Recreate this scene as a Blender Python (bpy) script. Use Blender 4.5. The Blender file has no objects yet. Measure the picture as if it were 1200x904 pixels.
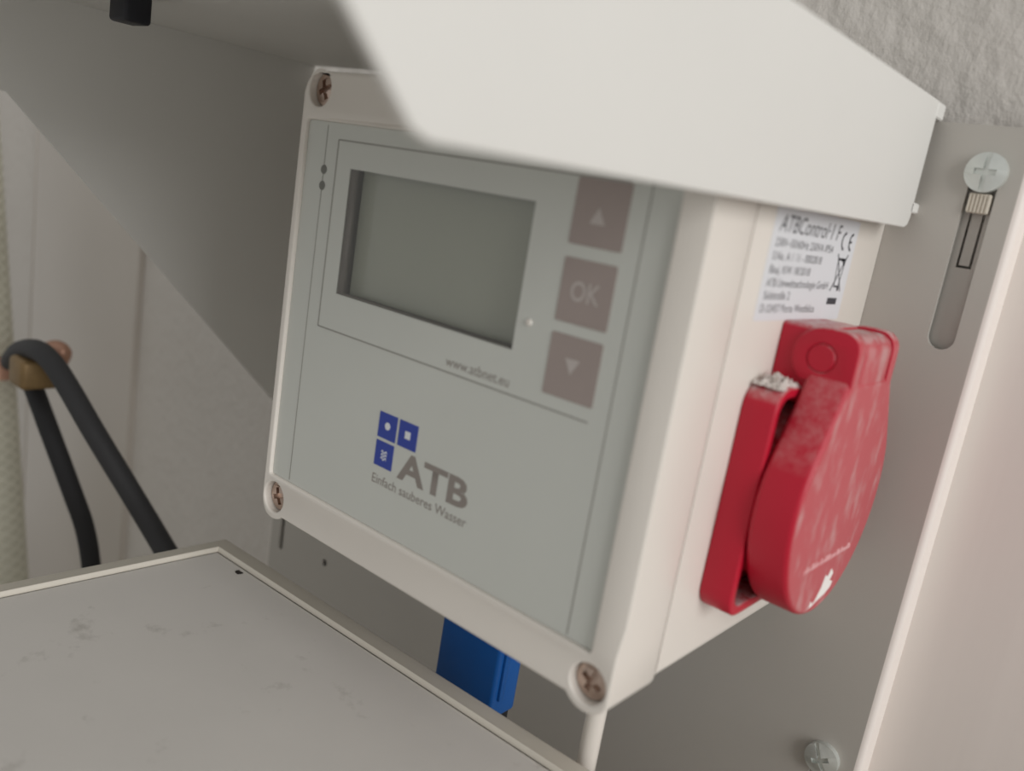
import bpy, bmesh, math, random
from mathutils import Matrix, Vector, noise
random.seed(7)
S = 0.001                       # all numbers below are millimetres
scn = bpy.context.scene
COL = scn.collection

# ------------------------------------------------------------------ camera
FPX = 1013.6
RIGHT = Vector((0.7488865, 0.6429424, 0.1606053))
DOWN = Vector((0.2640245, -0.0671822, -0.9621734))
FWD = Vector((-0.6078323, 0.7629624, -0.2200644))
CAM = Vector((171.497, -125.831, 78.626))
cd = bpy.data.cameras.new('camera')
cd.sensor_fit = 'HORIZONTAL'; cd.sensor_width = 36.0; cd.lens = FPX / 1200 * 36.0
cd.clip_start = 0.005; cd.clip_end = 50
cd.dof.use_dof = True; cd.dof.focus_distance = 0.225; cd.dof.aperture_fstop = 11
cam = bpy.data.objects.new('camera', cd); COL.objects.link(cam)
cam.matrix_world = Matrix(((RIGHT.x, -DOWN.x, -FWD.x, CAM.x * S), (RIGHT.y, -DOWN.y, -FWD.y, CAM.y * S),
                           (RIGHT.z, -DOWN.z, -FWD.z, CAM.z * S), (0, 0, 0, 1)))
scn.camera = cam

# ------------------------------------------------------------------ light
world = bpy.data.worlds.new('room_light'); scn.world = world; world.use_nodes = True
wb = world.node_tree.nodes['Background']
wb.inputs[0].default_value = (1.0, 0.99, 0.955, 1); wb.inputs[1].default_value = 0.43

def area_light(name, loc, target, size, size_y, power, color):
    d = bpy.data.lights.new(name, 'AREA'); d.shape = 'RECTANGLE'
    d.size = size * S; d.size_y = size_y * S; d.energy = power; d.color = color
    o = bpy.data.objects.new(name, d); COL.objects.link(o); o.location = Vector(loc) * S
    o.rotation_euler = (Vector(target) - Vector(loc)).to_track_quat('-Z', 'Y').to_euler()
    return o
area_light('window_right_offscreen', (1900, -420, 650), (60, 30, 20), 900, 1100, 22, (1.0, 0.99, 0.98))

vs = scn.view_settings
vs.view_transform = 'Standard'; vs.look = 'None'; vs.gamma = 1; vs.use_curve_mapping = False
vs.exposure = 0.0

# ------------------------------------------------------------------ materials
def lin(c):
    return tuple((v / 255 / 12.92 if v / 255 <= 0.04045 else ((v / 255 + 0.055) / 1.055) ** 2.4) for v in c) + (1,)

def mat(name, rgb, rough=0.5, metal=0.0, var=0.06, scale=60, bump=0.0, bscale=400, stretch=None, spec=0.5, second=None, thr=(0.5, 0.7), sscale=80, coat=0, bdist=0.0006):
    m = bpy.data.materials.new(name); m.use_nodes = True
    nt = m.node_tree; N = nt.nodes; L = nt.links
    b = N['Principled BSDF']
    b.inputs['Roughness'].default_value = rough; b.inputs['Metallic'].default_value = metal
    b.inputs['Specular IOR Level'].default_value = spec
    b.inputs['Coat Weight'].default_value = coat
    tc = N.new('ShaderNodeTexCoord'); mp = N.new('ShaderNodeMapping'); L.new(tc.outputs['Object'], mp.inputs[0])
    if stretch: mp.inputs['Scale'].default_value = stretch
    n = N.new('ShaderNodeTexNoise'); n.inputs['Scale'].default_value = scale; n.inputs['Detail'].default_value = 5
    L.new(mp.outputs[0], n.inputs['Vector'])
    base = lin(rgb)
    mx = N.new('ShaderNodeMix'); mx.data_type = 'RGBA'
    mx.inputs['A'].default_value = tuple(v * (1 - var) for v in base[:3]) + (1,)
    mx.inputs['B'].default_value = tuple(min(1, v * (1 + var)) for v in base[:3]) + (1,)
    L.new(n.outputs['Fac'], mx.inputs['Factor'])
    out = mx.outputs['Result']
    if second:
        n2 = N.new('ShaderNodeTexNoise'); n2.inputs['Scale'].default_value = sscale; n2.inputs['Detail'].default_value = 6
        n2.inputs['Roughness'].default_value = 0.65; L.new(mp.outputs[0], n2.inputs['Vector'])
        mr = N.new('ShaderNodeMapRange'); mr.inputs['From Min'].default_value = thr[0]; mr.inputs['From Max'].default_value = thr[1]
        L.new(n2.outputs['Fac'], mr.inputs['Value'])
        m2 = N.new('ShaderNodeMix'); m2.data_type = 'RGBA'
        L.new(mr.outputs[0], m2.inputs['Factor']); L.new(out, m2.inputs['A']); m2.inputs['B'].default_value = lin(second)
        out = m2.outputs['Result']
    L.new(out, b.inputs['Base Color'])
    if bump:
        nb = N.new('ShaderNodeTexNoise'); nb.inputs['Scale'].default_value = bscale; nb.inputs['Detail'].default_value = 4
        L.new(mp.outputs[0], nb.inputs['Vector'])
        bp = N.new('ShaderNodeBump'); bp.inputs['Strength'].default_value = bump; bp.inputs['Distance'].default_value = bdist
        L.new(nb.outputs['Fac'], bp.inputs['Height']); L.new(bp.outputs[0], b.inputs['Normal'])
    return m

M = {}
M['plaster'] = mat('plaster', (213, 208, 202), 0.8, var=0.05, scale=25, bump=1.0, bscale=190, bdist=0.0011, stretch=(1, 1, 0.8), spec=0.25)
M['floor'] = mat('concrete', (150, 145, 138), 0.9, var=0.1, scale=20, bump=0.3, bscale=150)
M['hood'] = mat('white_powder_coat', (224, 223, 219), 0.5, var=0.02, scale=40, bump=0.04, bscale=1500)
M['plate'] = mat('grey_powder_coat', (187, 183, 176), 0.42, var=0.02, scale=40, bump=0.05, bscale=1500)
M['flange'] = mat('flange_and_lit_edge_paint', (236, 228, 222), 0.5, var=0.05, scale=160, stretch=(1, 1, 0.03), bump=0.08, bscale=500)
M['cream'] = mat('cream_plastic', (226, 220, 212), 0.3, var=0.02, scale=90, bump=0.03, bscale=2500, spec=0.5)
M['groove'] = mat('seam_gasket', (150, 146, 140), 0.8)
M['foil'] = mat('grey_foil', (204, 206, 200), 0.4, var=0.015, scale=50, spec=0.45)
M['print'] = mat('print_grey_line', (150, 148, 142), 0.5)
M['print_text'] = mat('print_grey_text', (142, 134, 128), 0.5)
M['blue_print'] = mat('print_blue', (44, 66, 160), 0.45)
M['white_print'] = mat('print_white', (225, 228, 232), 0.5)
M['button'] = mat('button_taupe', (162, 149, 144), 0.45, var=0.03, scale=120)
M['button_sym'] = mat('button_print', (190, 182, 178), 0.5)
M['lcd'] = mat('lcd_glass', (158, 161, 148), 0.16, var=0.03, scale=40, spec=0.55)
M['lcd_wall'] = mat('lcd_bezel', (120, 115, 108), 0.6)
M['led'] = mat('led_grey', (112, 112, 106), 0.4)
M['label'] = mat('label_silver', (222, 224, 228), 0.4, var=0.015)
M['ink'] = mat('label_ink', (62, 62, 68), 0.6)
M['steel'] = mat('zinc_steel', (214, 218, 214), 0.42, metal=0.55, var=0.12, scale=300, bump=0.1, bscale=900)
M['steel_dirty'] = mat('dirty_steel', (196, 176, 164), 0.34, metal=1.0, var=0.3, scale=500, bump=0.15, bscale=900)
M['dark'] = mat('black_dirt', (40, 34, 30), 0.8)
M['washer'] = mat('ribbed_washer', (214, 206, 192), 0.5)
M['blue'] = mat('blue_plastic', (20, 92, 170), 0.4, var=0.08, scale=100)
M['black'] = mat('black_rubber', (30, 30, 32), 0.75, var=0.15, scale=200)
M['cable_grey'] = mat('dark_grey_cable', (50, 50, 52), 0.7, var=0.12, scale=200)
M['navy'] = mat('black_plug', (26, 27, 36), 0.5)
M['brass'] = mat('brass', (134, 110, 74), 0.5, metal=0.4, var=0.25, scale=150)
M['copper'] = mat('copper_clamp', (178, 138, 118), 0.4, metal=0.6, var=0.2, scale=120)
M['pvc'] = mat('white_pvc', (206, 199, 191), 0.4, var=0.03, scale=30)
M['hose'] = mat('braided_hose', (204, 202, 186), 0.45, var=0.06, scale=60)
M['braid'] = mat('hose_braid', (224, 222, 208), 0.6)
M['casing'] = mat('casing_plastic', (214, 208, 196), 0.45, var=0.03, scale=60)
M['casing_top'] = mat('casing_top', (212, 208, 203), 0.55, var=0.05, scale=35, bump=0.06, bscale=1200, second=(150, 145, 137), thr=(0.60, 0.85), sscale=75)
M['dust'] = mat('grey_dust', (214, 206, 200), 0.95, var=0.1, scale=900, bump=0.6, bscale=2500)
M['chip'] = mat('white_paint', (238, 234, 230), 0.7)
M['red_text'] = mat('scuffed_print', (232, 178, 180), 0.6)

def red_material(name, scuffed):
    m = mat(name, (186, 20, 48), 0.4, var=0.05, scale=70, spec=0.4, bump=0.04, bscale=1800)
    nt = m.node_tree; N = nt.nodes; L = nt.links; b = N['Principled BSDF']
    src = b.inputs['Base Color'].links[0].from_socket
    geo = N.new('ShaderNodeNewGeometry'); sx = N.new('ShaderNodeSeparateXYZ'); L.new(geo.outputs['Normal'], sx.inputs[0])
    tc = N.new('ShaderNodeTexCoord')
    nn = N.new('ShaderNodeTexNoise'); nn.inputs['Scale'].default_value = 420; nn.inputs['Detail'].default_value = 8; nn.inputs['Roughness'].default_value = 0.7
    L.new(tc.outputs['Object'], nn.inputs['Vector'])
    # settled dust lies on surfaces that look upwards
    up = N.new('ShaderNodeMapRange'); up.inputs['From Min'].default_value = 0.36; up.inputs['From Max'].default_value = 0.92
    L.new(sx.outputs['Z'], up.inputs['Value'])
    mr = N.new('ShaderNodeMapRange'); mr.inputs['From Min'].default_value = 0.36; mr.inputs['From Max'].default_value = 0.60
    L.new(nn.outputs['Fac'], mr.inputs['Value'])
    mul = N.new('ShaderNodeMath'); mul.operation = 'MULTIPLY'; L.new(up.outputs[0], mul.inputs[0]); L.new(mr.outputs[0], mul.inputs[1])
    fac = mul.outputs[0]
    if scuffed:   # chalky film and streaks on the flap's face
        mp = N.new('ShaderNodeMapping'); mp.inputs['Scale'].default_value = (1, 1, 0.45); L.new(tc.outputs['Object'], mp.inputs[0])
        n3 = N.new('ShaderNodeTexNoise'); n3.inputs['Scale'].default_value = 210; n3.inputs['Detail'].default_value = 9; n3.inputs['Roughness'].default_value = 0.62
        L.new(mp.outputs[0], n3.inputs['Vector'])
        m3 = N.new('ShaderNodeMapRange'); m3.inputs['From Min'].default_value = 0.50; m3.inputs['From Max'].default_value = 0.72; m3.inputs['To Min'].default_value = 0.17; m3.inputs['To Max'].default_value = 0.62
        L.new(n3.outputs['Fac'], m3.inputs['Value'])
        fx = N.new('ShaderNodeMapRange'); fx.inputs['From Min'].default_value = 0.75; fx.inputs['From Max'].default_value = 0.98
        L.new(sx.outputs['X'], fx.inputs['Value'])
        mu = N.new('ShaderNodeMath'); mu.operation = 'MULTIPLY'; L.new(m3.outputs[0], mu.inputs[0]); L.new(fx.outputs[0], mu.inputs[1])
        ad = N.new('ShaderNodeMath'); ad.operation = 'MAXIMUM'; L.new(fac, ad.inputs[0]); L.new(mu.outputs[0], ad.inputs[1])
        fac = ad.outputs[0]
    mx = N.new('ShaderNodeMix'); mx.data_type = 'RGBA'; L.new(fac, mx.inputs['Factor']); L.new(src, mx.inputs['A'])
    mx.inputs['B'].default_value = lin((206, 184, 182)); L.new(mx.outputs['Result'], b.inputs['Base Color'])
    return m
M['red'] = red_material('red_plastic', False)
M['red_lid'] = red_material('red_plastic_scuffed', True)

m = bpy.data.materials.new('clear_window'); m.use_nodes = True
nt = m.node_tree; nt.nodes.remove(nt.nodes['Principled BSDF'])
tr = nt.nodes.new('ShaderNodeBsdfTransparent'); gl = nt.nodes.new('ShaderNodeBsdfGlossy'); gl.inputs['Roughness'].default_value = 0.12
lwt = nt.nodes.new('ShaderNodeLayerWeight'); pw = nt.nodes.new('ShaderNodeMath'); pw.operation = 'POWER'; pw.inputs[1].default_value = 5
nt.links.new(lwt.outputs['Facing'], pw.inputs[0]); fr = nt.nodes.new('ShaderNodeMath'); fr.operation = 'MULTIPLY_ADD'; fr.inputs[1].default_value = 0.96; fr.inputs[2].default_value = 0.04
nt.links.new(pw.outputs[0], fr.inputs[0]); mi = nt.nodes.new('ShaderNodeMixShader')
nt.links.new(fr.outputs[0], mi.inputs[0]); nt.links.new(tr.outputs[0], mi.inputs[1]); nt.links.new(gl.outputs[0], mi.inputs[2])
nt.links.new(mi.outputs[0], nt.nodes['Material Output'].inputs[0])
M['clear'] = m

# ------------------------------------------------------------------ object helpers
ORG = {}
def thing(name, label, cat, loc=(0, 0, 0), group=None):
    o = bpy.data.objects.new(name, None); COL.objects.link(o); o.empty_display_size = 0.01
    o.location = Vector(loc) * S; ORG[o.name] = Vector(loc)
    tag(o, label, cat, group); return o
def tag(o, label=None, cat=None, group=None, kind=None):
    if label: o['label'] = label
    if cat: o['category'] = cat
    if group: o['group'] = group
    if kind: o['kind'] = kind
    return o
def mk(name, bm, material, parent=None, label=None, smooth=True, angle=35, org=None):
    """one mesh object from a bmesh in millimetre world coordinates"""
    o0 = ORG[parent.name] if parent is not None else Vector(org or (0, 0, 0))
    bm.transform(Matrix.Translation(-o0)); bm.transform(Matrix.Scale(S, 4))
    me = bpy.data.meshes.new(name); bm.to_mesh(me); bm.free()
    me.materials.append(M[material])
    if smooth:
        me.shade_smooth(); me.set_sharp_from_angle(angle=math.radians(angle))
    o = bpy.data.objects.new(name, me); COL.objects.link(o)
    if parent is not None:
        o.parent = parent; ORG[o.name] = ORG[parent.name]
    else:
        o.location = o0 * S; ORG[o.name] = o0
    if label: o['label'] = label
    return o
def join(*bms):
    out = bms[0]
    for b in bms[1:]:
        t = bpy.data.meshes.new('t'); b.to_mesh(t); b.free(); out.from_mesh(t); bpy.data.meshes.remove(t)
    return out
def box(x0, x1, y0, y1, z0, z1, r=0, seg=3):
    bm = bmesh.new(); bmesh.ops.create_cube(bm, size=1)
    for v in bm.verts:
        v.co = ((x0 + x1) / 2 + v.co.x * (x1 - x0), (y0 + y1) / 2 + v.co.y * (y1 - y0), (z0 + z1) / 2 + v.co.z * (z1 - z0))
    if r: bmesh.ops.bevel(bm, geom=bm.edges[:], offset=r, segments=seg, profile=0.5, affect='EDGES')
    return bm
MAPS = {'front': lambda a, b, c: (a, -c, b), 'side': lambda a, b, c: (c, a, b), 'top': lambda a, b, c: (a, b, c)}
def area2(p): return sum(p[i][0] * p[(i + 1) % len(p)][1] - p[(i + 1) % len(p)][0] * p[i][1] for i in range(len(p)))
def sheet(view, outer, holes, c0, c1, bev=0.0, seg=2):
    """flat sheet with real holes; outline in view axes, c0..c1 along the view normal"""
    cu = bpy.data.curves.new('t', 'CURVE'); cu.dimensions = '2D'; cu.fill_mode = 'BOTH'
    outs = outer if isinstance(outer[0][0], (tuple, list)) else [outer]
    for pts, ccw in [(o, True) for o in outs] + [(h, False) for h in holes]:
        pts = list(pts)
        if (area2(pts) > 0) != ccw: pts.reverse()
        sp = cu.splines.new('POLY'); sp.points.add(len(pts) - 1); sp.use_cyclic_u = True
        for q, (a, b) in zip(sp.points, pts): q.co = (a, b, 0, 1)
    cu.extrude = (c1 - c0) / 2 - bev; cu.bevel_depth = bev; cu.bevel_resolution = seg; cu.offset = -bev
    ob = bpy.data.objects.new('t', cu); COL.objects.link(ob)
    me = bpy.data.meshes.new_from_object(ob.evaluated_get(bpy.context.evaluated_depsgraph_get()))
    bm = bmesh.new(); bm.from_mesh(me); bpy.data.objects.remove(ob); bpy.data.curves.remove(cu); bpy.data.meshes.remove(me)
    bmesh.ops.remove_doubles(bm, verts=bm.verts, dist=0.0005)
    f = MAPS[view]; cm = (c0 + c1) / 2
    for v in bm.verts: v.co = f(v.co.x, v.co.y, v.co.z + cm)
    bmesh.ops.recalc_face_normals(bm, faces=bm.faces)
    return bm
def rrect(x0, x1, y0, y1, r, n=6):
    out = []
    for cx, cy, a0 in ((x1 - r, y1 - r, 0), (x0 + r, y1 - r, 90), (x0 + r, y0 + r, 180), (x1 - r, y0 + r, 270)):
        for i in range(n + 1):
            a = math.radians(a0 + 90 * i / n); out.append((cx + r * math.cos(a), cy + r * math.sin(a)))
    return out
def rect(x0, x1, y0, y1): return [(x0, y0), (x1, y0), (x1, y1), (x0, y1)]
def circ(cx, cy, r, n=28, a0=0, a1=360):
    full = a1 - a0 == 360
    k = n if full else n + 1
    return [(cx + r * math.cos(math.radians(a0 + (a1 - a0) * i / n)), cy + r * math.sin(math.radians(a0 + (a1 - a0) * i / n))) for i in range(k)]
def tube(pts, r, n=14, closed=False, sub=8):
    P = [Vector(p) for p in pts]; out = []
    for i in range(len(P) - 1):
        p0, p1, p2, p3 = P[max(i - 1, 0)], P[i], P[i + 1], P[min(i + 2, len(P) - 1)]
        for k in range(sub):
            t = k / sub
            out.append(0.5 * ((2 * p1) + (p2 - p0) * t + (2 * p0 - 5 * p1 + 4 * p2 - p3) * t * t + (3 * p1 - p0 - 3 * p2 + p3) * t ** 3))
    out.append(P[-1]); bm = bmesh.new(); rings = []
    up = Vector((0.31, 0.77, 0.2)).normalized()
    for i, c in enumerate(out):
        d = (out[min(i + 1, len(out) - 1)] - out[max(i - 1, 0)]).normalized()
        u = (up - d * up.dot(d)).normalized(); up = u; w = d.cross(u)
        rr = r(i / (len(out) - 1)) if callable(r) else r
        rings.append([bm.verts.new(c + (u * math.cos(2 * math.pi * k / n) + w * math.sin(2 * math.pi * k / n)) * rr) for k in range(n)])
    for A, B in zip(rings, rings[1:]):
        for k in range(n): bm.faces.new((A[k], A[(k + 1) % n], B[(k + 1) % n], B[k]))
    bm.faces.new(rings[0][::-1]); bm.faces.new(rings[-1])
    bmesh.ops.recalc_face_normals(bm, faces=bm.faces)
    return bm
def lathe(profile, view, cx, cy, n=32):
    """profile = [(radius, c)], turned about the view normal at (cx, cy)"""
    bm = bmesh.new(); f = MAPS[view]; rings = []
    for r, c in profile:
        if r < 1e-6: rings.append([bm.verts.new(f(cx, cy, c))])
        else: rings.append([bm.verts.new(f(cx + r * math.cos(2 * math.pi * k / n), cy + r * math.sin(2 * math.pi * k / n), c)) for k in range(n)])
    for A, B in zip(rings, rings[1:]):
        for k in range(n):
            a, b = A[k % len(A)], A[(k + 1) % len(A)]; c_, d = B[(k + 1) % len(B)], B[k % len(B)]
            fs = [v for i, v in enumerate((a, b, c_, d)) if v not in (a, b, c_, d)[:i]]
            if len(fs) > 2: bm.faces.new(fs)
    bmesh.ops.recalc_face_normals(bm, faces=bm.faces)
    return bm
def lettering(name, body, view, x0, x1, base, cap, c, material, parent, bold=0.0, shear=0.0):
    """flat print: text stretched to x0..x1 with its capital height"""
    cu = bpy.data.curves.new('t', 'FONT'); cu.body = body; cu.size = 1; cu.offset = bold; cu.resolution_u = 3; cu.shear = shear
    ob = bpy.data.objects.new('t', cu); COL.objects.link(ob)
    me = bpy.data.meshes.new_from_object(ob.evaluated_get(bpy.context.evaluated_depsgraph_get()))
    bm = bmesh.new(); bm.from_mesh(me); bpy.data.objects.remove(ob); bpy.data.curves.remove(cu); bpy.data.meshes.remove(me)
    xs = [v.co.x for v in bm.verts]; k = (x1 - x0) / (max(xs) - min(xs)); mn = min(xs); kz = cap / 0.69
    f = MAPS[view]
    for v in bm.verts: v.co = f(x0 + (v.co.x - mn) * k, base + v.co.y * kz, c)
    return mk(name, bm, material, parent, smooth=False)
def flat(name, polys, view, c, material, parent, label=None, t=0.06):
    return mk(name, join(*[sheet(view, p, [], c, c + t) for p in polys]), material, parent, label=label, smooth=False)

def cross_screw(name, view, cx, cy, c, r, parent, h=1.6, material='steel_dirty', rot=0.0, org=None):
    """domed screw head with a real cross recess"""
    a = r * 0.62; w = r * 0.17
    hole = [(w, a), (-w, a), (-w, w), (-a, w), (-a, -w), (-w, -w), (-w, -a), (w, -a), (w, -w), (a, -w), (a, w), (w, w)]
    hole = [(cx + x * math.cos(rot) - y * math.sin(rot), cy + x * math.sin(rot) + y * math.cos(rot)) for x, y in hole]
    top = sheet(view, circ(cx, cy, r), [hole], c + h * 0.2, c + h, h * 0.0)
    f = MAPS[view]; ax = {'front': 1, 'side': 0, 'top': 2}[view]; sg = {'front': -1, 'side': 1, 'top': 1}[view]
    centre = Vector(f(cx, cy, 0))
    for v in top.verts:       # dome the top
        p = v.co.copy(); p[ax] = 0; q = centre.copy(); q[ax] = 0
        if v.co[ax] * sg > (c + h * 0.9):
            d = (p - q).length / r; v.co[ax] = sg * (c + h * (1 - 0.38 * d * d))
    ob = mk(name, join(top, lathe([(0, c - 1), (r, c - 1), (r, c + h * 0.2), (0, c + h * 0.2)], view, cx, cy)), material, parent, org=org)
    return ob

# ================================================================== setting
mk('wall_back', box(-1500, 1500, 93.5, 113.5, -700, 1500), 'plaster', None, smooth=False)['kind'] = 'structure'
mk('floor', box(-1500, 1500, -1500, 93.5, -720, -700), 'floor', None, smooth=False)['kind'] = 'structure'

# ================================================================== steel mounting plate
plate = thing('mounting_plate', 'light grey steel mounting plate with vertical slots behind the control box', 'plate', (9, 84, -250))
XL, XR, ZT, ZB = -113, 131.7, 107.8, -250
slots = []
for sx_ in (123.0, -104.0):
    for zt in (98, -46, -190):
        w = 2.9 if sx_ > 0 else 1.3
        slots.append(circ(sx_, zt, w, 10, 0, 180) + circ(sx_, zt - 36, w, 10, 180, 360))
holes = slots + [circ(-75, -77.1, 1.5, 14)]
R_ = 1.6
mk('front_sheet', sheet('front', rect(XL + R_, XR - R_, ZB, ZT), holes, -85.2, -84), 'plate', plate)
def bend(xe, sgn):
    prof = [(xe - sgn * R_ + sgn * R_ * math.sin(math.radians(a)), 84 + R_ - R_ * math.cos(math.radians(a))) for a in range(0, 91, 15)] + [(xe, 92.6)]
    prof += [(x - sgn * 1.2, y) for x, y in reversed(prof[1:])]
    prof.append((xe - sgn * R_, 85.2))
    return sheet('top', prof, [], ZB, ZT)
mk('wall_flange', box(XR - 1.2, 240, 92.0, 93.4, ZB, ZT - 1.5, 0.2, 1), 'flange', plate, label='smooth off-white flange against the wall')
mk('side_return', bend(XR, 1), 'flange', plate); mk('side_return', bend(XL, -1), 'flange', plate)  # bends lighter than the front sheet: light on the edge put into the colour
# slotted strips behind the slots with a cut-out tongue
for sx_, zt in ((123.0, 98), (-104.0, -46), (123.0, -46)):
    gap = []
    x0, x1, zb, w = sx_ - 1.6, sx_ + 1.6, zt - 20.5, 0.55
    gap = [(x0, zt - 5), (x0, zb), (x1, zb), (x1, zt - 5), (x1 - w, zt - 5), (x1 - w, zb + w), (x0 + w, zb + w), (x0 + w, zt - 5)]
    mk('slot_backing', sheet('front', rect(sx_ - 4.6, sx_ + 4.6, zt - 42, zt + 6), [gap], -86.9, -86.2), 'plate', plate, smooth=False)

def plate_screw(cx, cz, label, rot):
    o = thing('mounting_screw', label, 'screw', (cx, 84, cz))
    r = 4.2; h = 2.6; c = -84
    s = 0.5; a = 2.2; b = 0.6          # slot half-width, cross-arm reach and half-width
    def half(sg):
        pts = [(sg * s, b)] + [] ; A = math.degrees(math.asin(s / r))
        arc = [(r * math.cos(math.radians(t)), r * math.sin(math.radians(t))) for t in [90 - A - (180 - 2 * A) * i / 20 for i in range(21)]]
        arc = [(sg * x, y) for x, y in arc]
        pts = arc + [(sg * s, -b), (sg * a, -b), (sg * a, b), (sg * s, b)]
        return [(cx + x * math.cos(rot) - y * math.sin(rot), cz + x * math.sin(rot) + y * math.cos(rot)) for x, y in pts]
    top = sheet('front', [half(1), half(-1)], [], c + 1.6, c + h)
    for v in top.verts:
        if -v.co.y > c + h - 0.1:
            d = math.hypot(v.co.x - cx, v.co.z - cz) / r; v.co.y = -(c + h - 0.9 * d ** 2.2)
    mk('head', join(top, lathe([(0, c), (r, c), (r, c + 1.6), (0, c + 1.6)], 'front', cx, cz)), 'steel', o, angle=50)
    cr = join(sheet('front', [(cx + x, cz + y) for x, y in rect(-0.9, 0.9, -1.7, 1.7)], [], c + 1.62, c + 1.72),
              sheet('front', [(cx + x, cz + y) for x, y in rect(-2.1, 2.1, -0.58, 0.58)], [], c + 1.62, c + 1.70))
    mk('cross_recess', cr, 'steel', o, smooth=False)
    return o
s1 = plate_screw(123.1, 98.0, 'zinc slotted cross-head screw at the top of the plate slot', 0.0)
wz = 91.4
wb_ = [box(120.9, 125.3, 83.5, 85.4, wz - 2.0, wz + 2.2, 0.3, 1)] + [box(121.1 + i * 0.75, 121.5 + i * 0.75, 83.1, 83.8, wz - 1.8, wz + 2.0) for i in range(6)]
mk('ribbed_washer', join(*wb_), 'washer', s1, label='cream ribbed clamp piece')
plate_screw(122.6, -46.5, 'zinc cross-head screw low on the plate below the red socket', 0.5)

# ================================================================== hood over the box
hood = thing('sheet_metal_hood', 'white sheet metal hood with side panels overhanging the control box', 'hood', (0, 84, 111))
rp = [(80, 86.5), (79.2, 84.8), (77.5, 84.1), (-68, 81.4), (-70.5, 82.3), (-99, 110.0), (-99, 111.2), (80, 111.2)]
mk('side_panel', sheet('side', rp, [], 109.8, 111.2, 0.3), 'hood', hood)
mk('fixing_tab', box(109.8, 111.2, 79, 84.4, 87.5, 89.8, 0.3, 1), 'hood', hood)
mk('fixing_tab', box(109.8, 111.3, 79, 84.6, 107.9, 111.3, 0.3, 1), 'hood', hood)
gp = [(83.9, -24), (83.9, 112), (-99, 112), (-99, 110), (-70, 82), (-22.5, 82)]
mk('gusset_panel', sheet('side', gp, [], -116, -114.8, 0.3), 'hood', hood)
mk('roof_panel', box(-114.7, 109.7, -99, 83.9, 110.9, 112.1), 'hood', hood, smooth=False)

# black plug hanging under the roof
pl = thing('cable_plug', 'short black plug hanging under the hood roof', 'plug', (-60, -14, 110.9))
mk('body', box(-64.6, -55.4, -17.5, -10.5, 103.3, 110.6, 1.0), 'navy', pl)
mk('collar', box(-63.4, -56.6, -16.6, -11.4, 110.1, 110.9, 0.3), 'navy', pl)

# ================================================================== control box
cb = thing('control_box', 'cream plastic control box with grey display front, on the steel plate', 'control box', (50, 84, -9.6))
BX0, BX1, BZ0, BZ1 = -1.8, 105.0, -9.6, 97.0
mk('housing', join(sheet('front', rrect(BX0, BX1, BZ0, BZ1, 2.5), [], -83.9, -16.8, 0.15)), 'cream', cb)
mk('seam', sheet('front', rrect(BX0 + 1.6, BX1 - 1.6, BZ0 + 1.6, BZ1 - 1.6, 2), [], -17, -14.5), 'groove', cb)
# cover: frame with bulging screw bosses
CX0, CX1 = -2.1, 105.5
SCR = [(3.6, 93.2), (98.6, 93.0), (2.7, -5.4), (100.6, -5.9)]
def cover_outline():
    pts = []
    br = 5.7
    for cx, cz in (SCR[2], SCR[3]):
        dz = BZ0 - cz; a = math.degrees(math.asin(max(-1, dz / br)))
        lo, hi = 180 - a, 360 + a
        seg = [(cx + br * math.cos(math.radians(lo + (hi - lo) * i / 8)), cz + br * math.sin(math.radians(lo + (hi - lo) * i / 8))) for i in range(9)]
        pts.append(seg)
    out = [(CX0 + 0.0, BZ0 + 3.4), (CX0 + 0.5, BZ0 + 1.2)] + [p for p in pts[0] if p[0] > CX0 + 1.2] + pts[1]
    out = [p for p in out if p[0] < CX1 - 1.0] + [(CX1 - 0.4, BZ0 + 0.4), (CX1, BZ0 + 1.4)]
    out += [(CX1, 1.5), (CX1, 7), (CX1, BZ1 - 10), (CX1, BZ1 - 3), (CX1 - 0.9, BZ1 - 0.9), (CX1 - 3, BZ1), (CX0 + 5, BZ1), (CX0 + 2.6, BZ1 - 0.7), (CX0 + 0.9, BZ1 - 2.3), (CX0 + 0.1, BZ1 - 4.6)]
    return out
FH = 86.4
hl = [circ(x, z, 3.9, 28) for x, z in SCR]
ring = sheet('front', cover_outline(), hl + [rrect(-0.1, 100.0, -0.1, FH, 0.8, 3)], -15.4, 1.0, 0.45, 3)
for v in ring.verts:            # the frame slants back towards its outer edge
    if v.co.x > 103.0 and v.co.y < 3 and v.co.z > 3: v.co.y += 1.3
cover = mk('cover', join(ring,
                         sheet('front', rect(-1.5, 101.5, -1.5, FH + 1.5), [rect(15.7, 70.0, 48.6, 77.4)], -4.0, -0.25)), 'cream', cb)
for i, (x, z) in enumerate(SCR):
    mk('screw_well', lathe([(4.2, -5), (0, -5), (0, -5.5), (4.2, -5.5)], 'front', x, z), 'cream', cover, smooth=False)
    cross_screw('cover_screw', 'front', x, z, -1.9, 3.6, cover, rot=0.35 + i * 0.8)
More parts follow.
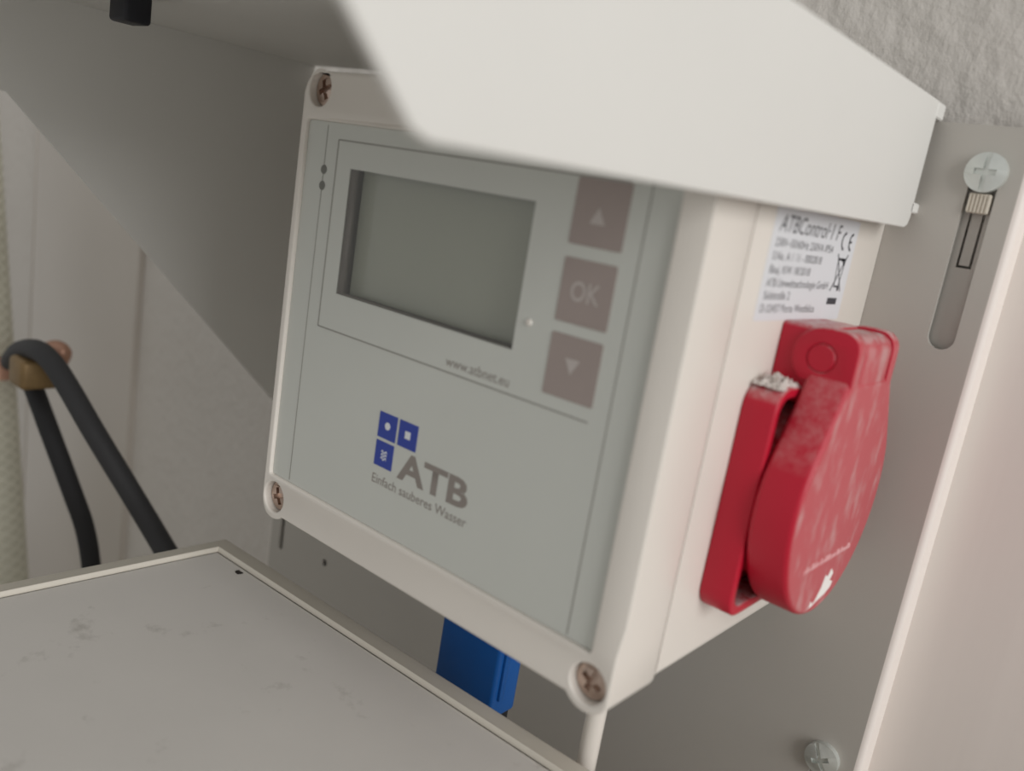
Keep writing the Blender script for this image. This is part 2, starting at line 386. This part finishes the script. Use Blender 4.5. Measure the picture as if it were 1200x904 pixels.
# membrane foil with display window
LX0, LX1, LZ0, LZ1 = 16.25, 69.74, 49.0, 76.95
foil = mk('front_foil', sheet('front', rrect(0.0, 99.9, 0.0, FH - 0.1, 0.6, 3), [rect(LX0, LX1, LZ0, LZ1)], -0.25, 0.0), 'foil', cb, smooth=False, label='grey membrane keypad foil')
def bars(lst): return [rect(*q) for q in lst]
lw = 0.16
flat('printed_lines', bars([(11.2 - lw, 11.2 + lw, 40.45, 82.75), (11.2, 89.6, 82.75 - lw, 82.75 + lw), (11.2, 89.6, 40.45 - lw, 40.45 + lw),
                           (6.9 - lw * .6, 6.9 + lw * .6, 0.6, FH - 0.8), (93.8 - lw * .7, 93.8 + lw * .7, 0.6, FH - 0.8)]), 'front', 0.0, 'print', foil)
for z in (75.8, 72.2):
    mk('indicator_light', lathe([(1.05, 0), (1.0, 0.12), (0, 0.16)], 'front', 7.0, z, 20), 'led', foil)
lettering('web_address', 'www.atbnet.eu', 'front', 53.3, 70.4, 41.7, 2.1, 0.03, 'print_text', foil, bold=0.0)
lettering('brand_letters', 'ATB', 'front', 43.8, 64.9, 14.3, 5.8, 0.03, 'print_text', foil, bold=0.032)
lettering('slogan', 'Einfach sauberes Wasser', 'front', 36.2, 65.4, 10.6, 2.1, 0.03, 'print_text', foil, bold=0.004)
q = 5.8
for x, z in ((36.1, 21.2), (42.6, 21.2), (36.1, 14.7)):
    flat('logo_square', [rect(x, x + q, z, z + q)], 'front', 0.0, 'blue_print', foil)
flat('logo_dot', [circ(39.0, 24.2, 0.85, 20)], 'front', 0.03, 'white_print', foil)
flat('logo_white_square', [rect(44.65, 46.3, 23.3, 24.95)], 'front', 0.03, 'white_print', foil)
wv = []
for k in range(3):
    z0 = 18.35 - k * 0.75; up = [(38.1 + i * 0.2, z0 + 0.28 * math.sin(i * 1.1)) for i in range(10)]
    wv.append(up + [(x, z - 0.34) for x, z in reversed(up)])
flat('logo_waves', wv, 'front', 0.03, 'white_print', foil)
mk('glue_drop', lathe([(0.75, 0), (0.6, 0.3), (0, 0.45)], 'front', 72.8, 55.0, 14), 'cream', foil)
# display sits deep behind the window
disp = mk('display', sheet('front', rect(LX0 - 0.5, LX1 + 0.5, LZ0 - 0.5, LZ1 + 0.5), [], -4.6, -4.0), 'lcd', cb, smooth=False, label='blank grey-green display')
mk('display_bezel', sheet('front', rect(LX0 - 0.6, LX1 + 0.6, LZ0 - 0.6, LZ1 + 0.6), [rect(LX0 + .02, LX1 - .02, LZ0 + .02, LZ1 - .02)], -4.0, -0.26), 'lcd_wall', disp, smooth=False)
mk('display_window', sheet('front', rect(LX0, LX1, LZ0, LZ1), [], -0.22, -0.12), 'clear', disp, smooth=False)
for z0, z1, sym in ((70.85, 82.5, 'up'), (56.9, 68.5, 'OK'), (43.15, 54.8, 'down')):
    b = mk('button', sheet('front', rrect(78.55, 90.0, z0, z1, 0.4, 3), [], -0.05, 0.12), 'button', cb, smooth=False, label='taupe %s key' % sym)
    zc = (z0 + z1) / 2
    if sym == 'OK': lettering('key_letters', 'OK', 'front', 81.0, 87.4, zc - 1.65, 3.5, 0.15, 'button_sym', b, bold=0.012)
    else:
        zc += -0.55 if sym == 'up' else 0.4
        sg = 1 if sym == 'up' else -1
        flat('arrow', [[(82.4, zc - 1.3 * sg), (85.7, zc - 1.3 * sg), (84.05, zc + 1.6 * sg)]], 'front', 0.11, 'button_sym', b)

# rating label on the right-hand side
XS = BX1
lab = mk('rating_label', sheet('side', rrect(24.3, 67.6, 62.2, 83.5, 0.5, 3), [], XS, XS + 0.08), 'label', cb, smooth=False, label='silver rating label with small black print')
c = XS + 0.1
lettering('label_title', 'ATBControl·1 F', 'side', 26.6, 57.8, 78.9, 3.2, c, 'ink', lab, bold=0.0, shear=0.25)
rows = [('230V~50/60Hz 230VA IP54', 26.4, 55.2, 76.2), ('S.No. A 1 11 - 0002818', 26.5, 50.4, 73.7), ('Bauj. KW 18/2018', 26.5, 45.8, 71.2),
        ('ATB Umwelttechnologie GmbH', 26.4, 57.2, 68.7), ('Südstraße 2', 26.4, 38.4, 66.3), ('D-32457 Porta Westfalica', 26.2, 52.6, 63.8)]
for t, y0, y1, z in rows: lettering('label_line', t, 'side', y0, y1, z, 1.55, c, 'ink', lab, bold=0.0)
def arcband(cx, cy, r, t, a0, a1, n=14):
    return [(cx + (r) * math.cos(math.radians(a0 + (a1 - a0) * i / n)), cy + r * math.sin(math.radians(a0 + (a1 - a0) * i / n))) for i in range(n + 1)] + \
           [(cx + (r - t) * math.cos(math.radians(a1 + (a0 - a1) * i / n)), cy + (r - t) * math.sin(math.radians(a1 + (a0 - a1) * i / n))) for i in range(n + 1)]
flat('ce_mark', [arcband(60.9, 79.0, 1.95, 0.55, 90, 270), arcband(65.2, 79.0, 1.95, 0.55, 90, 270), rect(63.4, 65.0, 78.76, 79.24)], 'side', XS + 0.06, 'ink', lab)
def stroke(a, b, w):
    d = Vector((b[0] - a[0], b[1] - a[1])); n = Vector((-d.y, d.x)).normalized() * w / 2
    return [(a[0] + n.x, a[1] + n.y), (b[0] + n.x, b[1] + n.y), (b[0] - n.x, b[1] - n.y), (a[0] - n.x, a[1] - n.y)]
by = 61.8
flat('bin_symbol', [stroke((by - 2.2, 75.6), (by - 1.2, 69.3), .3), stroke((by + 2.2, 75.6), (by + 1.2, 69.3), .3), stroke((by - 2.4, 75.2), (by + 2.4, 75.2), .5),
                    stroke((by - 1.3, 69.4), (by + 1.3, 69.4), .4), stroke((by - 3.0, 76.3), (by + 3.0, 68.4), .35), stroke((by + 3.0, 76.3), (by - 3.0, 68.4), .35),
                    arcband(by + 0.3, 74.0, 1.5, 0.7, 0, 120), circ(by + 1.3, 69.0, 0.6, 12), rect(by - 3.1, by + 2.3, 65.5, 66.9)], 'side', XS + 0.06, 'ink', lab)

# ---------------- red power socket on the right-hand side
FY0, FY1, FZ0, FZ1 = 27.6, 72.5, 3.2, 50.6
sock = mk('power_socket', join(sheet('side', rrect(FY0, FY1, FZ0, FZ1, 5.0, 8), [rrect(FY0 + 2.2, FY1 - 2.2, FZ0 + 2.2, FZ1 - 2.2, 3.2, 6)], XS, XS + 7.0, 0.6),
                               sheet('side', rrect(FY0 + 1, FY1 - 1, FZ0 + 1, FZ1 - 1, 4, 6), [], XS, XS + 1.2),
                               sheet('side', rrect(38.3, 60.7, 47, 62.4, 1.2, 4), [], XS, XS + 8.0, 0.4)), 'red', cb, label='red power socket with hinged flap lid')
mk('contact_dome', lathe([(20, XS + 1), (20, XS + 6.5), (19, XS + 7), (0, XS + 7)], 'side', 50, 27), 'red', sock)
# flap: thick disc with a neck running up to the hinge
LXF = XS + 16.2
CY, CZ, LR = 50.0, 27.2, 24.0
def hull(P):
    P = sorted(set(P)); L_ = []
    def half(pp):
        h = []
        for p in pp:
            while len(h) > 1 and (h[-1][0] - h[-2][0]) * (p[1] - h[-2][1]) - (h[-1][1] - h[-2][1]) * (p[0] - h[-2][0]) <= 0: h.pop()
            h.append(p)
        return h[:-1]
    return half(P) + half(P[::-1])
def flap_outline(r, ny0, ny1, ztop, rt):
    return hull(circ(CY, CZ, r, 64) + [(ny0, ztop), (ny1, ztop)])
fo = flap_outline(LR, 37.5, 61.5, 53.6, 0.5)
flap = mk('flap_lid', sheet('side', fo, [], XS + 7.3, LXF, 1.3, 4), 'red_lid', sock, label='scuffed red flap lid')
# hinge arms: rounded towards the box round the pin, open slits beside the middle knuckle
PX, PZ = XS + 9.3, 56.9
def arm(y0, y1, holes=()):
    out = circ(PX, PZ, 5.9, 18, 90, 235) + [(PX - 1, 52.0), (LXF - .08, 52.0), (LXF - .08, PZ + 2.4)] + circ(LXF - 3.58, PZ + 2.4, 3.5, 6, 0, 90)
    out = [(-x, z) for x, z in out]           # view 'front' looks along -Y; map x,z straight
    bm = sheet('front', [(-x, z) for x, z in out], list(holes), -y1, -y0, 0.4)
    return bm
for y0, y1 in ((37.4, 41.2), (58.0, 61.6)):
    mk('hinge_arm', arm(y0, y1, [circ(PX, PZ, 2.75, 32)] if y0 < 50 else []), 'red_lid', sock)   # real gap round the pin
mk('hinge_knuckle', join(sheet('front', circ(PX, PZ, 5.2, 18, 90, 270) + [(LXF - .25, 52.2), (LXF - .25, PZ + 2.0)] + circ(LXF - 3.55, PZ + 2.0, 3.3, 6, 0, 90), [], -57.4, -41.8, 0.4)), 'red_lid', sock)
mk('hinge_pin', lathe([(2.7, -42), (2.7, -37.5), (2.5, -37.3), (0, -37.3)], 'front', PX, PZ, 32), 'red', sock)
# chipped white paint at the flap's lower edge
ch = [(a_ - 3.2 - (56 - a_) * 0.25, b_ + 1.5) for a_, b_ in [(49.0, 3.9), (50.2, 4.0), (50.5, 5.3), (51.2, 4.4), (52.4, 4.6), (54.2, 7.2), (55.0, 9.8), (56.2, 9.0), (57.2, 10.6), (58.6, 9.2), (57.6, 7.8), (59.4, 7.0), (58.6, 5.8), (56.4, 4.9), (53.0, 4.3), (51.0, 3.8)]]
flat('white_paint_chip', [ch], 'side', LXF - 0.02, 'chip', sock, t=0.1)
# worn unreadable print line on the flap
rnd = random.Random(3); st = []
y = 37.2
while y < 63:
    hgt = rnd.choice((0.9, 0.9, 1.4)); st.append(rect(y, y + 0.5, 14.9, 14.9 + hgt)); y += rnd.choice((0.7, 0.75, 1.05))
flat('worn_print', st, 'side', LXF, 'red_text', sock, t=0.04)
# fluffy dust lying on the upper rims
def dust_patch(name, x0, x1, y0, y1, z, hmax, seed):
    bm = bmesh.new(); n = 26; g = []
    for i in range(n + 1):
        row = []
        for j in range(n + 1):
            u, v = i / n, j / n
            e = min(u, 1 - u, v, 1 - v) * 4; e = max(0, min(1, e))
            nz = noise.noise(Vector((u * 7 + seed, v * 7, seed))) * 0.5 + noise.noise(Vector((u * 21, v * 21 + seed, 1))) * 0.35
            row.append(bm.verts.new((x0 + (x1 - x0) * u + noise.noise(Vector((v * 9, seed, u))) * 0.7, y0 + (y1 - y0) * v + noise.noise(Vector((u * 9, v, seed))) * 0.7, z + (hmax * (0.45 + nz) * e) - 0.12)))
        g.append(row)
    for i in range(n):
        for j in range(n): bm.faces.new((g[i][j], g[i + 1][j], g[i + 1][j + 1], g[i][j + 1]))
    o = mk(name, bm, 'dust', sock, label='grey fluffy dust'); o['kind'] = 'stuff'; return o
dust_patch('dust_layer', XS + 0.2, XS + 6.8, FY0 + 1.5, 38.5, FZ1 - 0.2, 2.8, 2.1)

# ================================================================== things under the box
bp_ = thing('blue_plug', 'blue rectangular plug hanging below the control box', 'plug', (35, 50, -9.6))
mk('body', box(24.4, 46.7, 45, 56, -64.0, -9.7, 1.2), 'blue', bp_)
mk('side_rib', box(46.2, 47.6, 47.0, 49.0, -58.0, -12, 0.4, 2), 'blue', bp_)
mk('end_cap', box(26, 45.6, 46.0, 55.4, -68.0, -63.9, 0.8), 'black', bp_)
mk('lead', tube([(36, 50.6, -67), (36, 50.6, -120), (40, 50, -250)], 3.4), 'black', bp_)
wc = tube([(87.4, 29, -9.6), (87.4, 29, -60), (87.2, 29, -150), (86, 30, -300)], 2.3)
tag(mk('white_cable', wc, 'cream', None, org=(87.4, 29, -9.6)), 'white round cable dropping from the corner of the control box', 'cable')

# ================================================================== equipment casing in front
cas = thing('equipment_casing', 'off-white equipment casing with raised rim around its stained top', 'casing', (60, -80, -700))
A = Vector((-45.6, 18.7)); B = Vector((200, 26.3)); Cc = Vector((193, -230)); D = Vector((-57.0, -230))
quad = [A, B, Cc, D]
def inset(q, d):
    out = []; n = len(q)
    for i in range(n):
        p, a, b = q[i], q[i - 1], q[(i + 1) % n]
        e1 = (p - a).normalized(); e2 = (b - p).normalized()
        n1 = Vector((e1.y, -e1.x)); n2 = Vector((e2.y, -e2.x))       # inward for a clockwise loop
        m_ = (n1 + n2); out.append(p + m_ * (d / (1 + n1.dot(n2))))
    return out
def loops(levels, cap=True):
    bm = bmesh.new(); rs = [[bm.verts.new((p.x, p.y, z)) for p in inset(quad, d)] for d, z in levels]
    for P, Q in zip(rs, rs[1:]):
        for k in range(4): bm.faces.new((P[k], P[(k + 1) % 4], Q[(k + 1) % 4], Q[k]))
    if cap: bm.faces.new(rs[-1])
    bmesh.ops.recalc_face_normals(bm, faces=bm.faces); return bm
ZL = -40.0
mk('body', loops([(1.5, -700), (1.5, ZL - 6)]), 'casing', cas)
mk('rim', loops([(1.5, ZL - 6), (0.0, ZL - 5), (0.0, ZL - 1.2), (0.4, ZL - 0.4), (1.2, ZL), (5.6, ZL + 0.5), (6.1, ZL + 0.9), (6.6, ZL + 0.9), (6.9, ZL + 0.5), (7.0, ZL - 0.6)], cap=False), 'casing', cas, angle=50)
mk('rim_joint', loops([(6.9, ZL - 0.9), (8, ZL - 0.9)], cap=False), 'casing', cas, smooth=False)
mk('top_panel', loops([(7.35, ZL - 1.2), (7.45, ZL - 0.5), (7.8, ZL - 0.3)]), 'casing_top', cas, smooth=False)
def speck(px, py, rx, ry, seed):
    pts = []
    for k in range(14):
        a = 2 * math.pi * k / 14; w = 0.7 + 0.5 * noise.noise(Vector((math.cos(a) * 2, math.sin(a) * 2, seed)))
        pts.append((px + rx * math.cos(a) * w, py + ry * math.sin(a) * w))
    flat('dirt_speck', [pts], 'top', ZL - 0.32, 'dark', cas, t=0.2)
speck(-24, 9.5, 1.7, 1.2, 1.0)
speck(-15.5, 14.6, 0.7, 0.9, 4.0)

# ================================================================== pipe, hose and cables by the wall
def at(u, v, y):
    d = RIGHT * ((u - 600) / FPX) + DOWN * ((v - 452) / FPX) + FWD
    return CAM + d * ((y - CAM.y) / d.y)
px = at(149, 460, 88.5)
dk = thing('wall_duct', 'wide flat white duct running down the wall behind the hose', 'duct', (px.x - 60, 93.5, -700))
mk('cover', box(px.x - 130, px.x, 90.5, 93.5, -700, 900, 3.0, 4), 'pvc', dk)
HY = 34
h1, h2 = at(-30, 250, HY), at(-1, 690, HY)
dirn = (h2 - h1)
hr = 13.0
hose = thing('braided_hose', 'pale green-grey braided hose running down beside the white pipe', 'hose', tuple(h2 + dirn * 0.9))
def along(t): return h1 + dirn * t
mk('tube', tube([along(-1.5), along(0), along(0.6), along(1.9)], hr, n=24), 'hose', hose)
br = []
for s_ in (1, -1):
    for k in range(9):
        pts = []
        for i in range(0, 150):
            t = -0.3 + i * 1.6 / 149; a = s_ * (t * 24 + 0) + k * math.pi * 2 / 9
            ax = dirn.normalized(); u = ax.cross(Vector((0, 1, 0))).normalized(); w = ax.cross(u)
            pts.append(along(t) + (u * math.cos(a) + w * math.sin(a)) * (hr + 0.05))
        br.append(tube(pts, 0.4, n=5, sub=1))
ob = mk('braid', join(*br), 'braid', hose); ob['kind'] = 'stuff'
# clamp round the hose
kc = at(-6, 432, HY)
cl = thing('hose_clamp', 'brass hose clamp with a copper ear holding the black cables', 'clamp', tuple(kc))
axz = dirn.normalized(); zq = Vector((0, 0, -1)).rotation_difference(axz).to_matrix().to_4x4()
def orient(bm): bm.transform(Matrix.Translation(kc) @ zq); return bm
mk('band', orient(lathe([(hr + 0.2, -5.5), (hr + 1.6, -5.5), (hr + 1.6, 5.5), (hr + 0.2, 5.5), (hr + 0.2, -5.5)], 'top', 0, 0, 40)), 'copper', cl)
e0 = at(33, 436, 12); mk('screw_block', box(e0.x - 7, e0.x + 7, e0.y - 5, e0.y + 10, e0.z - 6, e0.z + 6, 2.2), 'brass', cl)
e1 = at(66, 414, HY + 6)
mk('ear', tube([at(40, 424, HY), at(54, 412, HY + 3), at(66, 408, HY + 6), at(74, 414, HY + 8), at(70, 424, HY + 8)], 3.6), 'copper', cl)
def cable(name, pts, r, mt, label):
    P = [at(*p) for p in pts]
    bm = tube(P, r, n=16); tag(mk(name, bm, mt, None, org=tuple(P[-1])), label, 'cable')
cable('black_cable', [(28, 426, 20), (36, 446, 18), (58, 505, 18), (84, 575, 22), (100, 622, 26), (108, 675, 28), (112, 760, 28)], 3.7, 'black', 'thin black cable hanging straight down from the hose clamp')
cable('dark_grey_cable', [(12, 424, 26), (22, 412, 16), (42, 410, 12), (60, 424, 12), (80, 454, 14), (110, 506, 18), (150, 572, 26), (186, 632, 32), (240, 725, 34)], 4.0, 'cable_grey', 'thicker dark grey cable arching over the hose clamp')
